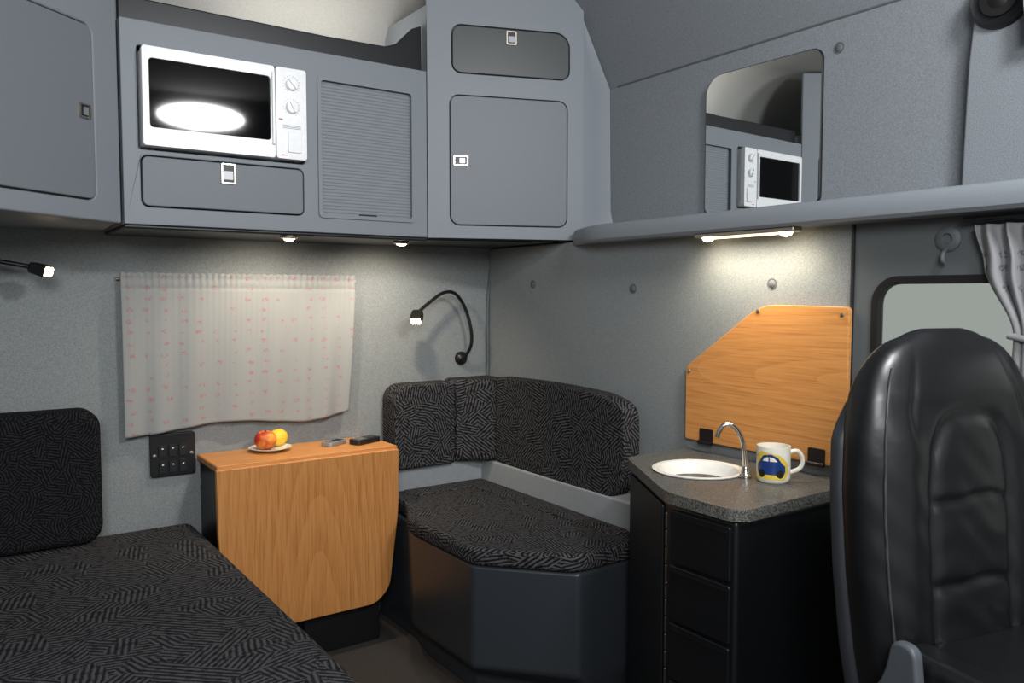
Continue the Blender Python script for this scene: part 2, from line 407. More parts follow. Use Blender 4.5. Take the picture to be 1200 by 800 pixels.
mid=root('microwave_cabinet',(.87,2.57,1.392),'grey overhead cabinet housing microwave, drawer and shutter','cabinet')
bm=bmesh.new()
dD=(.448,.901,1.444,1.578,.016)
mwh=rr(.441,.909,1.596,1.875,.008)
shh=rr(.958,1.277,1.446,1.862,.012)
FBo=[(.4,1.392),(1.333,1.392),(1.333,1.942),(.4,1.942)]
add_plate(bm,FB,FBo,-.022,0,holes=[mwh,shh,hole_of(*dD)])
finish(bm,'body','plastic',mid,bevel=.003,limit=60)
bm=bmesh.new()
for lo,hi in (((.4,2.422,1.392),(1.333,2.735,1.41)),((.4,2.422,1.924),(1.333,2.735,1.942)),((.4,2.422,1.41),(.42,2.735,1.924)),
              ((1.31,2.422,1.41),(1.333,2.735,1.924)),((.42,2.71,1.41),(1.31,2.735,1.924)),((.42,2.422,1.582),(.93,2.71,1.5955)),((.925,2.422,1.5955),(.94,2.71,1.924)),((.94,2.422,1.41),(.95,2.71,1.5955))):
    add_box(bm,lo,hi)
finish(bm,'carcass','plastic',mid)
plate('shutter_frame',FB,rr(.950,1.285,1.438,1.870,.014),.0005,.006,'plastic',mid,bevel=.002,holes=[rr(.962,1.273,1.450,1.858,.01)])
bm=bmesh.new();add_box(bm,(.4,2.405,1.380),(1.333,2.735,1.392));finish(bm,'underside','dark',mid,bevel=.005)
d=plate('drawer',FB,rr(*dD),-.02,.003,'door',mid,bevel=.003)
latch(FB,.677,1.548,.003,d,.04,.058,True)
bm=bmesh.new();NS=40;prof=[]
for i in range(NS):
    z0=1.446+.416*i/NS;h=.416/NS
    for t,w in ((.0,-.0125),(.10,-.0113),(.5,-.0105),(.90,-.0113)): prof.append((z0+h*t,w))
prof.append((1.862,-.0125))
add_loft(bm,[[FB.P(u,z,w) for z,w in prof] for u in (.955,1.280)],caps=False,closed=False)
add_plate(bm,FB,rr(1.09,1.15,1.449,1.456,.003),-.014,-.004,mi=1)
finish(bm,'roller_shutter',['plastic','black'],mid,sharp=30)
FT=Fr((0,2.445,0),(1,0,0))
pts=[(.402,1.943),(1.333,1.943),(1.333,2.10),(1.30,2.085),(1.27,2.055),(1.24,2.025),(1.20,2.01),(1.0,2.006),(.402,2.012)]
plate('tray_rail',FT,pts,-.012,.012,'dark',mid,bevel=.005)

cc=root('corner_cabinet',(1.65,2.5,1.392),'tall grey corner cabinet with door and dark flap','cabinet')
bm=bmesh.new()
W=.5527
dF=(.086,.499,1.947,2.103,(.03,.03,.05,.03));dC=(.078,.492,1.438,1.870,.03)
add_plate(bm,FC,[(0,1.392),(W,1.392),(W,2.285),(0,2.285)],-.02,0,holes=[hole_of(*dF),hole_of(*dC)])
a=FC.P(0,0,-.0205);b=FC.P(W,0,-.0205)
ring=lambda x,z,dy:[(a.x,a.y,z),(b.x,b.y,z),((b.x+x)/2,b.y-dy*.3+.006,z),(x,b.y-dy,z),(x,2.735,z),(a.x,2.735,z)]
add_loft(bm,[ring(1.977,1.429,.050),ring(1.977,1.50,.030),ring(1.977,1.935,.022),ring(1.868,2.165,.002)])
finish(bm,'body','plastic',cc,bevel=.004)
d=plate('door',FC,rr(*dC),-.018,.003,'door',cc,bevel=.003);latch(FC,.112,1.652,.003,d,.05,.034)
d=plate('flap',FC,rr(*dF),-.018,.001,'dflap',cc,bevel=.003,label='dark grey drop-down flap');latch(FC,.29,2.073,.001,d,.036,.046,True)
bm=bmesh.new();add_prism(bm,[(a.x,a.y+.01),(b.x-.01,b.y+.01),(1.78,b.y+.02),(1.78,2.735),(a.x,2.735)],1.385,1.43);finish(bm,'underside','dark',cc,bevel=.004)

# ------------------------------------------------------------------ microwave
mw=root('microwave',(.675,2.52,1.598),'white microwave oven with dark glass door','microwave')
FM=Fr((0,2.378,0),(1,0,0))
bm=bmesh.new();add_box(bm,(.449,2.388,1.603),(.901,2.69,1.866));finish(bm,'body','white',mw,bevel=.006)
for x in (.48,.87):
    for y in (2.42,2.66): lathe('foot',(x,y,1.5965),[(.01,0),(.012,.008)],'black',mw,seg=16)
d=plate('door',FM,rr(.447,.807,1.603,1.868,.008),-.008,.012,'white',mw,bevel=.004,holes=[rr(.464,.795,1.652,1.837,.010)])
plate('door_window',FM,rr(.465,.794,1.653,1.836,.009),-.004,.006,'blackglass',d,bevel=.001)
plate('door_handle',FM,rr(.798,.806,1.64,1.85,.003),.012,.020,'white',d,bevel=.002)
bm=bmesh.new();add_plate(bm,FM,rr(.811,.903,1.603,1.868,.008),-.008,.012,mi=0)
for i in range(16):
    for cv in (1.822,1.755):
        an=math.radians(-60+i*300/15+0)
        c=(.858+.0245*math.sin(an-math.radians(90)),cv+.0245*math.cos(an-math.radians(90)))
        add_plate(bm,FM,circ(c[0],c[1],.0011,6),.012,.0125,mi=1)
for k in range(3): add_plate(bm,FM,rr(.83,.885,1.700-.004*k,1.7013-.004*k,0),.012,.0125,mi=1)
add_plate(bm,FM,rr(.818,.83,1.716,1.719,0),.012,.0125,mi=2)
add_plate(bm,FM,rr(.826,.845,1.612,1.6145,0),.012,.0125,mi=2)
finish(bm,'control_panel',['white','tick','red'],mw,bevel=0)
for cv,an in ((1.822,-50),(1.755,-65)):
    bm=bmesh.new();add_lathe(bm,FM.P(.858,cv,.012),[(.019,0),(.0185,.010),(.016,.012),(0,.0125)],28,axis=(0,-1,0))
    a_=math.radians(an)
    p=[(.858+x*math.cos(a_)-y*math.sin(a_),cv+x*math.sin(a_)+y*math.cos(a_)) for x,y in ((-.017,-.0035),(.017,-.0035),(.017,.0035),(-.017,.0035))]
    add_plate(bm,FM,p,.023,.030)
    finish(bm,'knob','white',mw)
plate('door_button',FM,rr(.845,.886,1.622,1.686,.004),.012,.017,'white',mw,bevel=.0015)

# ------------------------------------------------------------------ mirror (hangs very slightly off the wall plane)
mr=root('wall_mirror',(1.975,1.545,1.453),'frameless mirror with rounded corners on fabric wall','mirror')
mo=rr(-1.743,-1.346,1.4535,1.872,(.02,.02,.03,.06))
plate('backing',FU,rr(-1.746,-1.343,1.4505,1.875,(.022,.022,.033,.063)),.001,.006,'rubber',mr)
plate('glass',FU,mo,.006,.010,'mirror',mr)
mr.location.x-=.0045;mr.rotation_euler=(0,0,math.radians(1.5))

# ------------------------------------------------------------------ lamps
def downlight(x,y,g='recessed downlights under the cabinets'):
    r=root('downlight',(x,y,1.377),'small round recessed downlight, lit warm','light',g)
    bm=bmesh.new();add_lathe(bm,(x,y,1.3800),[(.026,0),(.028,-.006),(.022,-.010),(.018,-.007),(.0175,-.001)],28);finish(bm,'bezel','steel',r)
    lathe('lens',(x,y,1.3795),[(0,-.001),(.0172,-.001),(.0172,-.008),(.013,-.0135),(0,-.0155)],'warm',r)
    return r
dl=downlight(.866,2.430);copy_tree(dl,(1.266,2.46,1.377))
def spot(loc,tgt,power,size=.02,ang=110,blend=.8,col=(1,.85,.66)):
    l=bpy.data.lights.new('lamp','SPOT');l.energy=power;l.spot_size=math.radians(ang);l.spot_blend=blend;l.shadow_soft_size=size;l.color=col
    o=bpy.data.objects.new('lamp_light',l);o.location=loc;o.rotation_euler=(Vector(tgt)-Vector(loc)).to_track_quat('-Z','Y').to_euler();COL.objects.link(o);return o
def area(loc,tgt,power,sx,sy,col=(1,1,1),shape='RECTANGLE'):
    l=bpy.data.lights.new('area','AREA');l.shape=shape;l.size=sx;l.size_y=sy;l.energy=power;l.color=col
    o=bpy.data.objects.new('area_light',l);o.location=loc;o.rotation_euler=(Vector(tgt)-Vector(loc)).to_track_quat('-Z','Y').to_euler();COL.objects.link(o);return o
spot((.866,2.430,1.360),(.88,2.72,.85),11,ang=140);spot((1.266,2.46,1.360),(1.30,2.72,.85),11,ang=140)

sl=root('strip_lamp',(1.75,1.41,1.369),'slim lit lamp fixture under the shelf','light')
bm=bmesh.new();add_box(bm,(1.728,1.25,1.3585),(1.768,1.575,1.3695));finish(bm,'housing','steel',sl,bevel=.003)
bm=bmesh.new();add_tube(bm,[(1.748,1.275,1.356),(1.748,1.55,1.356)],.003,12,0);finish(bm,'tube_lens','warm2',sl)
for y in (1.285,1.54):
    lathe('bulb',(1.748,y,1.3585),[(0,-.012),(.012,-.009),(.016,-.003),(.016,0)],'warm',sl)
for y in (1.27,1.34,1.41,1.48,1.55): spot((1.722,y,1.338),(1.80,y,1.10),1.5,.03,160,1.0,(1,.86,.66))

def reading_lamp(pts,tip,label,gname):
    r=root('reading_lamp',pts[0],label,'lamp',gname)
    p0=Vector(pts[0])
    lathe('wall_mount',p0+Vector((0,.02,0)),[(.026,0),(.027,.008),(.022,.018),(.012,.024),(.009,.034)],'black',r,axis=(0,-1,0))
    tube('gooseneck',[p0+Vector((0,-.01,0))]+[Vector(p) for p in pts[1:]],.0065,'black',r,seg=10)
    e=Vector(pts[-1]);dr=(Vector(tip)-e).normalized()
    # squared lamp head
    sd=dr.cross(Vector((0,0,1))).normalized();up_=sd.cross(dr)
    def sq(h,hw,hh): 
        c=e-dr*.006+dr*h
        return [c+sd*x+up_*y for x,y in rr(-hw,hw,-hh,hh,min(hw,hh)*.3,3)]
    bm=bmesh.new();add_loft(bm,[sq(0,.008,.008),sq(.004,.014,.012),sq(.010,.020,.015),sq(.050,.023,.017),sq(.052,.021,.015)]);finish(bm,'lamp_head','black',r)
    bm=bmesh.new();add_loft(bm,[sq(.046,.019,.013),sq(.054,.019,.013),sq(.058,.014,.009)]);finish(bm,'lens','warm',r)
    return r,e+dr*.06,dr
r1,p,dr=reading_lamp([(1.673,2.73,.947),(1.686,2.69,1.00),(1.68,2.68,1.065),(1.652,2.68,1.15),(1.60,2.67,1.205),(1.54,2.66,1.205),(1.47,2.65,1.165),(1.425,2.64,1.135)],(1.40,2.615,1.10),'black gooseneck reading lamp arching above the bench','wall reading lamps')
spot(p,p+dr,.5,.015,80)
r2,p,dr=reading_lamp([(-.14,2.73,1.0),(-.15,2.69,1.05),(-.14,2.68,1.12),(-.10,2.67,1.22),(-.03,2.65,1.28),(.06,2.63,1.298),(.15,2.61,1.285),(.195,2.60,1.276)],(.235,2.575,1.262),'black gooseneck reading lamp above the bed','wall reading lamps')
spot(p,p+dr,.5,.015,80)

# ------------------------------------------------------------------ back-wall curtain
cu=root('window_curtain',(.82,2.73,.76),'pale grey gathered curtain with small pink motifs','curtain')
bm=bmesh.new();NX,NZ=340,80;rows=[]
for j in range(NZ+1):
    t=j/NZ;row=[]
    for i in range(NX+1):
        s=i/NX
        xr=1.208-.032*t**1.3
        x=.437+(xr-.437)*s
        zt=1.268+(.0016*math.sin(s*210) if j==0 else 0)
        zb=.768-.012*math.sin(s*7.5+1.6)+.018*max(0,s-.8)*5
        z=zt+(zb-zt)*t
        hd=max(0,1-t/.13)
        am=.0015*hd+(.0014+.0036*t)*(1-hd)
        y=2.715-am*math.sin(s*2*math.pi*7+1.6*math.sin(s*7)+t*.8)-.0034*math.sin(s*2*math.pi*40+2*math.sin(s*13))*max(.14*(1-t),hd)-.003*math.sin(s*19+t*4)
        y+=.006*math.exp(-((t-.040)/.006)**2)+.008*math.exp(-((t-.095)/.007)**2)
        row.append((x,y,z))
    rows.append(row)
add_loft(bm,rows,caps=False,closed=False)
finish(bm,'cloth','curt',cu,sharp=80).modifiers.new('s','SOLIDIFY').thickness=.002
tube('curtain_rod',[(.428,2.738,1.248),(1.222,2.738,1.248)],.004,'steel',cu,smooth=0)
tube('lower_rod',[(.445,2.738,.80),(1.16,2.738,.80)],.003,'steel',cu,smooth=0)

sp=root('switch_panel',(.581,2.745,.615),'black switch panel with six rocker switches','switch panel')
plate('faceplate',FW,rr(.512,.650,.616,.755,.010),.001,.014,'black',sp,bevel=.003)
for i in range(3):
    for j in range(2):
        u=.548+i*.031;v=.648+j*.052
        bm=bmesh.new();add_plate(bm,FW,rr(u-.011,u+.011,v-.019,v+.019,.003),.014,.021)
        add_plate(bm,FW,rr(u-.003,u+.003,v+.006,v+.009,.001),.021,.0215,mi=1)
        finish(bm,'rocker_switch',['dark','white'],sp,bevel=0)
for u in (.525,.637):
    bm=bmesh.new();add_lathe(bm,FW.P(u,.685,.014),[(.006,0),(.006,.004),(0,.005)],12,axis=(0,-1,0));finish(bm,'screw','steel',sp)

# ------------------------------------------------------------------ bed
bed=root('bed',(-.15,1.75,0),'low bed bench with patterned dark grey upholstery','bed')
bm=bmesh.new();add_box(bm,(-.88,.80,.34),(.632,2.715,.468));finish(bm,'mattress','bedf',bed,bevel=.035,seg=5)
bm=bmesh.new();add_box(bm,(-.88,.83,0),(.58,2.715,.338));finish(bm,'bed_base','blackcab',bed,bevel=.01)
bm=bmesh.new();add_plate(bm,Fr((0,2.60,0),(1,0,0)),rr(-.42,.357,.470,.866,.055,10),-.11,0)
finish(bm,'back_cushion','uphdark',bevel=.028,seg=5,label='black rounded back cushion standing on the bed',category='cushion')

# ------------------------------------------------------------------ drop leaf table
tb=root('drop_leaf_table',(.95,2.63,0),'beech drop-leaf table against the wall on black cabinet','table')
bm=bmesh.new();add_plate(bm,Fr((0,0,.655),(1,0,0)),rr(.655,1.266,.0,.022,.006),-2.742,-2.503)
finish(bm,'tabletop','woodtop',tb,bevel=.002)
leaf=roundpoly([(.648,.668),(.650,.45),(.672,.185),(.715,.143),(1.170,.143),(1.222,.190),(1.257,.45),(1.261,.668)],[.006,.05,.03,.03,.03,.035,.05,.006],8)
plate('drop_leaf',Fr((0,2.5,0),(1,0,0)),leaf,-.001,.019,'wood',tb,bevel=.003)
box('cabinet_body',(.662,2.515,.14),(1.205,2.735,.654),'blackcab',tb,bevel=.004)
box('plinth',(.93,2.52,0),(1.20,2.72,.139),'black',tb,bevel=.004)

TZ=.6772
lathe('fruit_plate',(.872,2.662,TZ),[(0,0),(.035,0),(.042,.004),(.066,.010),(.070,.013),(.066,.0135),(.042,.008),(.036,.006),(0,.006)],'porcelain',seg=48,label='small white china plate holding fruit',category='plate')
def fruit(c,r,sx,sz,dimple,name,m,label,cat_,tip=0,axis=(0,0,1)):
    prof=[]
    for i in range(25):
        a=-math.pi/2+math.pi*i/24
        rr_=r*sx*math.cos(a);h=r*sz*math.sin(a)
        if dimple and a>0: h-=dimple*max(0,1-(rr_/(r*.45))**2)
        if tip: h+=tip*math.copysign(max(0,1-(rr_/(r*.5)))**2,math.sin(a))
        prof.append((rr_,h))
    return root(name,c,label,cat_),prof,axis
r_,pf,ax=fruit((.852,2.648,TZ+.0065+.0335),.036,1,.93,.009,'peach','peach','ripe red and orange peach on a plate','fruit')
bm=bmesh.new();add_lathe(bm,r_.location,pf,40)
for v in bm.verts:
    dd=v.co-r_.location;an=math.atan2(dd.y,dd.x);k=math.exp(-((an+2.4)/.16)**2);v.co-=Vector((dd.x,dd.y,0))*.07*k
finish(bm,'flesh','peach',r_,sharp=80)
tube('stem',[r_.location+Vector((0,0,.024)),r_.location+Vector((.001,0,.032))],.0018,'dark',r_,smooth=0,seg=8)
r_,pf,ax=fruit((.910,2.692,TZ+.0085+.0275),.0295,1,1.16,0,'lemon','lemon','yellow lemon on a plate','fruit',.004)
bm=bmesh.new();add_lathe(bm,r_.location,pf,36,axis=(.9,.3,.1));finish(bm,'peel','lemon',r_,sharp=80)
bm=bmesh.new();add_lathe(bm,r_.location+Vector((.9,.3,.1)).normalized()*.036,[(.003,0),(.002,.002),(0,.0025)],10,axis=(.9,.3,.1));finish(bm,'stem_nub','dark',r_)
def phone(c,ang,L,Wd,T,m1,m2,label):
    r=root('mobile_phone',c,label,'phone','phones on the table')
    ca,sa=math.cos(ang),math.sin(ang)
    def pz(pts): return [(c[0]+x*ca-y*sa,c[1]+x*sa+y*ca) for x,y in pts]
    prism('case',pz(rr(-L/2,L/2,-Wd/2,Wd/2,Wd*.3)),c[2],c[2]+T,m1,r,bevel=.003)
    prism('screen',pz(rr(L*.02,L*.36,-Wd*.33,Wd*.33,.003)),c[2]+T,c[2]+T+.0008,'blackglass',r)
    bm=bmesh.new()
    for i in range(4):
        for j in range(3): add_prism(bm,pz(rr(-L*.40+i*L*.09,-L*.40+i*L*.09+L*.06,-Wd*.33+j*Wd*.24,-Wd*.33+j*Wd*.24+Wd*.18,.001)),c[2]+T,c[2]+T+.0012)
    finish(bm,'keypad',m2,r)
    bm=bmesh.new();e=pz([(L*.46,Wd*.3)])[0];add_tube(bm,[(e[0],e[1],c[2]+T*.5),(e[0]+.012*ca,e[1]+.012*sa,c[2]+T*.5)],.0035,10,0);finish(bm,'antenna','black',r)
phone((1.195,2.615,TZ),.35,.115,.055,.018,'dark','silver','dark mobile phone lying on the table')
phone((1.090,2.640,TZ),.55,.098,.048,.014,'silver','tick','silver mobile phone lying on the table')

# ------------------------------------------------------------------ corner bench
be=root('corner_bench',(1.5,2.2,0),'corner bench with patterned dark upholstery and grey base','bench')
b0=[(1.30,2.735),(1.30,2.44),(1.27,2.3),(1.27,2.0),(1.46,1.735),(1.795,1.735),(1.795,2.735)]
b1=[(1.28,2.735),(1.28,2.46),(1.215,2.3),(1.215,1.935),(1.423,1.705),(1.795,1.705),(1.795,2.735)]
bm=bmesh.new();add_loft(bm,[[(x,y,.0) for x,y in b0],[(x,y,.06) for x,y in b0],[(x,y,.12) for x,y in b1],[(x,y,.421) for x,y in b1]])
finish(bm,'bench_base','midgrey',be,bevel=.012,seg=4)
seat=roundpoly([(1.31,2.66),(1.282,2.46),(1.205,2.32),(1.205,1.93),(1.412,1.700),(1.70,1.700),(1.715,2.66)],[.03,.05,.05,.04,.04,.06,.02])
bm=bmesh.new();add_prism(bm,seat,.422,.474);finish(bm,'seat_cushion','uph',be,bevel=.023,seg=5)
bm=bmesh.new();add_prism(bm,roundpoly([(1.35,2.64),(1.35,2.55),(1.60,2.55),(1.62,1.78),(1.69,1.78),(1.70,2.64)],.02),.468,.480);finish(bm,'seat_piping_strip','uph',be,bevel=.005,seg=3)
bm=bmesh.new();add_prism(bm,[(1.31,2.737),(1.31,2.655),(1.708,2.655),(1.708,1.78),(1.798,1.78),(1.798,2.737)],.423,.557);finish(bm,'bench_surround','lightgrey',be,bevel=.008)
bm=bmesh.new();add_plate(bm,Fr((0,2.62,0),(1,0,0)),rr(1.318,1.572,.559,.868,(.03,.008,.008,.06)),-.11,0);finish(bm,'backrest_side','uph',be,bevel=.024,seg=5)
bm=bmesh.new();add_prism(bm,[(1.575,2.625),(1.64,2.60),(1.70,2.56),(1.79,2.56),(1.79,2.73),(1.575,2.73)],.559,.876);finish(bm,'backrest_corner','uph',be,bevel=.02,seg=5)
pts=roundpoly([(-2.555,.559),(-1.90,.548),(-1.850,.60),(-1.835,.70),(-1.84,.850),(-1.95,.880),(-2.25,.890),(-2.555,.885)],[.01,.05,.05,.05,.05,.10,.2,.01],8)
bm=bmesh.new();add_plate(bm,Fr((1.712,0,0),(0,-1,0)),pts,-.070,0);finish(bm,'backrest_long','uph',be,bevel=.022,seg=5)

# ------------------------------------------------------------------ sink cabinet
sk=root('sink_cabinet',(1.6,1.35,0),'black sink cabinet with drawers and speckled grey countertop','cabinet')
top=roundpoly([(1.558,1.662),(1.358,1.315),(1.358,1.100),(1.806,1.104),(1.806,1.662)],[.03,.04,.05,.01,.01])
bc=(1.597,1.43)
bm=bmesh.new()
class FH:
    def P(s,u,v,w=0): return Vector((u,v,w))
add_plate(bm,FH(),top,.714,.741,holes=[circ(bc[0],bc[1],.108,40)])
finish(bm,'countertop','granite',sk,bevel=.006)
lathe('basin',(bc[0],bc[1],.7415),[(0,-.075),(.05,-.073),(.085,-.05),(.1,-.01),(.107,.0),(.118,.001),(.120,.004),(.112,.006),(.102,.003),(.094,-.01),(.08,-.045),(.048,-.066),(.012,-.068),(0,-.068)],'basin',sk,seg=56)
lathe('drain',(bc[0],bc[1],.674),[(0,0),(.018,0),(.020,.002),(.014,.0025),(0,.0022)],'chrome',sk)
body=[(1.568,1.652),(1.372,1.315),(1.372,1.118),(1.80,1.118),(1.80,1.652)]
bm=bmesh.new();add_prism(bm,body,.05,.713);finish(bm,'body','blackcab',sk,bevel=.012)
bm=bmesh.new();add_prism(bm,[(1.60,1.64),(1.42,1.31),(1.42,1.15),(1.79,1.15),(1.79,1.64)],0,.049);finish(bm,'plinth','black',sk)
FD=Fr((1.372,0,0),(0,-1,0))
for z0,z1 in ((.578,.700),(.440,.570),(.300,.432),(.160,.292)):
    bm=bmesh.new();add_plate(bm,FD,rr(-1.305,-1.128,z0,z1,.006),.0003,.010)
    d=finish(bm,'drawer','blackcab',sk,bevel=.003)
    bm=bmesh.new();add_plate(bm,FD,rr(-1.298,-1.135,z1-.016,z1-.010,.002),.0102,.014);finish(bm,'grip_lip','black',d)
bm=bmesh.new()
dd=Vector((1.372-1.568,1.315-1.652,0)).normalized();FDg=Fr((1.568,1.652,0),dd)
for i in range(14): add_plate(bm,FDg,rr(.365,.372,.10+i*.042,.138+i*.042,.001),.0003,.003)
finish(bm,'hinge','steel',sk)
plate('cabinet_door',FDg,rr(.02,.352,.09,.70,.008),.0003,.008,'blackcab',sk,bevel=.003)
fa=root('faucet',(1.628,1.302,.742),'slim curved chrome faucet on the countertop','faucet')
lathe('faucet_base',(1.628,1.302,.742),[(.016,0),(.016,.005),(.012,.009),(.010,.024),(.008,.028)],'chrome',fa)
tube('spout',[(1.628,1.302,.762),(1.625,1.305,.81),(1.618,1.312,.848),(1.604,1.324,.872),(1.588,1.338,.873),(1.578,1.347,.856),(1.575,1.350,.842)],.0062,'chrome',fa)
tube('lever',[(1.634,1.306,.768),(1.648,1.316,.778),(1.656,1.322,.784)],.0035,'chrome',fa)

# mug
mc=Vector((1.655,1.240,.7415));R=.0405
mg=root('mug',mc,'white mug with blue car and yellow print','mug')
bm=bmesh.new();add_lathe(bm,mc,[(0,0),(.034,0),(.038,.004),(R,.012),(R,.086),(R-.0005,.0885),(R-.0035,.0885),(R-.004,.08),(R-.004,.012),(.03,.006),(0,.006)],56)
finish(bm,'cup','porcelain',mg)
h=Vector((.80,-.60,0))
tube('handle',[mc+h*(R-.003)+Vector((0,0,.072)),mc+h*(R+.018)+Vector((0,0,.074)),mc+h*(R+.030)+Vector((0,0,.055)),mc+h*(R+.024)+Vector((0,0,.032)),mc+h*(R-.003)+Vector((0,0,.020))],.0055,'porcelain',mg)
def inside(x,y,P):
    c=False;n=len(P)
    for i in range(n):
        x1,y1=P[i];x2,y2=P[i-1]
        if (y1>y)!=(y2>y) and x<(x2-x1)*(y-y1)/(y2-y1)+x1: c=not c
    return c
bm=bmesh.new();ac=math.radians(-146)
yel=[(-.048,.010),(.030,.010),(.042,.026),(.038,.050),(.016,.070),(-.03,.078),(-.048,.066)]
car=[(-.044,.030),(-.043,.045),(-.034,.053),(-.024,.068),(-.004,.072),(.012,.064),(.022,.050),(.031,.042),(.032,.028),(.024,.021),(-.038,.021)]
wheels=[circ(-.028,.024,.010,14),circ(.018,.024,.010,14)]
wins=[[(-.026,.054),(-.019,.063),(-.010,.065),(-.010,.054)],[(-.007,.054),(-.007,.065),(.003,.063),(.011,.054)]]
st_=.0011
for i in range(-44,40):
    for j in range(8,72):
        x=i*st_;z=j*st_;mi=None
        if inside(x,z,yel): mi=0
        if inside(x,z,car): mi=1
        if any(inside(x,z,w) for w in wins): mi=3
        if any(inside(x,z,w) for w in wheels): mi=2
        if mi is None: continue
        rr2=R+.0004
        vs=[]
        for dx,dz in ((0,0),(st_,0),(st_,st_),(0,st_)):
            a=ac+(x+dx)/R;vs.append(bm.verts.new((mc.x+rr2*math.cos(a),mc.y+rr2*math.sin(a),mc.z+z+dz)))
        bm.faces.new(vs).material_index=mi
finish(bm,'car_print',['yellow','blue','rubber','porcelain'],mg,sharp=80)

# wood panel
wp=root('wooden_wall_panel',(1.80,1.39,.77),'hinged beech wood panel with a cut corner','panel')
FRw=Fr((1.81,0,0),(0,-1,0))
pp=roundpoly([(-1.657,.772),(-1.133,.772),(-1.131,1.170),(-1.39,1.174),(-1.657,.987)],[.008,.008,.012,.05,.02])
plate('board',FRw,pp,.002,.020,'woodp',wp,bevel=.003)
for u,v in ((-1.40,1.155),(-1.15,1.150),(-1.643,.975),(-1.15,.80)):
    lathe('screw',FRw.P(u,v,.020),[(.006,0),(.005,.003),(0,.004)],'steel',wp,seg=14,axis=(-1,0,0))
for u in (-1.573,-1.211):
    bm=bmesh.new()
    add_plate(bm,FRw,rr(u-.024,u+.024,.775,.812,.004),.020,.024)
    add_tube(bm,[FRw.P(u-.024,.772,.026),FRw.P(u+.024,.772,.026)],.006,10,0)
    finish(bm,'hinge','black',wp)

def button(p,ax,g='covered buttons on padded walls'):
    return lathe('upholstery_button',p,[(.015,-.003),(.015,.0015),(.012,.0005),(.009,.003),(.005,.0045),(0,.005)],'doorpanel',axis=ax,seg=24,label='small grey covered button on padded wall',category='button',group=g,loc=p)
bt=button((1.8095,2.445,1.239),(-1,0,0))
for p in ((1.8095,1.905,1.219),(1.8095,1.371,1.228),(1.9795,1.30,1.86)):
    c=bt.copy();COL.objects.link(c);c.location=p
ck=root('coat_hook',(1.80,.907,1.30),'round grey plastic hook on the side panel','hook')
lathe('hook_base',(1.8055,.907,1.322),[(.028,0),(.028,.004),(.022,.009),(.012,.010),(.010,.004),(0,.004)],'doorpanel',ck,axis=(-1,0,0))
tube('hook_arm',[(1.80,.907,1.302),(1.785,.907,1.290),(1.782,.907,1.276),(1.79,.907,1.268)],.005,'doorpanel',ck)

def gathered(name,x0,tbl,z0,z1,amp,folds,matn,parent):
    bm=bmesh.new();rows=[];NJ=50
    for j in range(NJ+1):
        t=j/NJ
        for k in range(len(tbl)-1):
            if tbl[k][0]<=t<=tbl[k+1][0]: break
        f=(t-tbl[k][0])/(tbl[k+1][0]-tbl[k][0]);f=f*f*(3-2*f)
        ya=tbl[k][1]+(tbl[k+1][1]-tbl[k][1])*f;yb=tbl[k][2]+(tbl[k+1][2]-tbl[k][2])*f
        row=[]
        for i in range(161):
            s=i/160
            row.append((x0+amp*math.sin(s*2*math.pi*folds+1.2*math.sin(4*t)+.8*math.sin(s*5))+.35*amp*math.sin(s*53+t*7),ya+(yb-ya)*s+.004*math.sin(s*60),z0+(z1-z0)*t))
        rows.append(row)
    add_loft(bm,rows,caps=False,closed=False)
    o=finish(bm,name,matn,parent,sharp=80);o.modifiers.new('s','SOLIDIFY').thickness=.002;return o
sc=root('side_curtain',(1.77,.7,.72),'grey patterned side window curtain tied back','curtain')
gathered('cloth',1.772,[(0,.838,.50),(.14,.820,.50),(.38,.752,.64),(.6,.758,.62),(1,.762,.56)],1.345,.74,.010,8,'curt2',sc)
tube('tie_band',[(1.757,.758,1.117),(1.752,.70,1.107),(1.757,.64,1.10)],.007,'curt2',sc)
tube('curtain_rail',[(1.772,.86,1.358),(1.772,.2,1.358)],.006,'dark',sc,smooth=0)
uc=root('upper_curtain',(1.89,.7,1.75),'pale printed curtain hanging beside the speaker','curtain')
gathered('cloth',1.885,[(0,.825,.56),(.5,.818,.58),(1,.80,.6)],2.14,1.74,.010,7,'curt2',uc)
tube('curtain_rail',[(1.885,.84,2.145),(1.885,.2,2.145)],.005,'dark',uc,smooth=0)

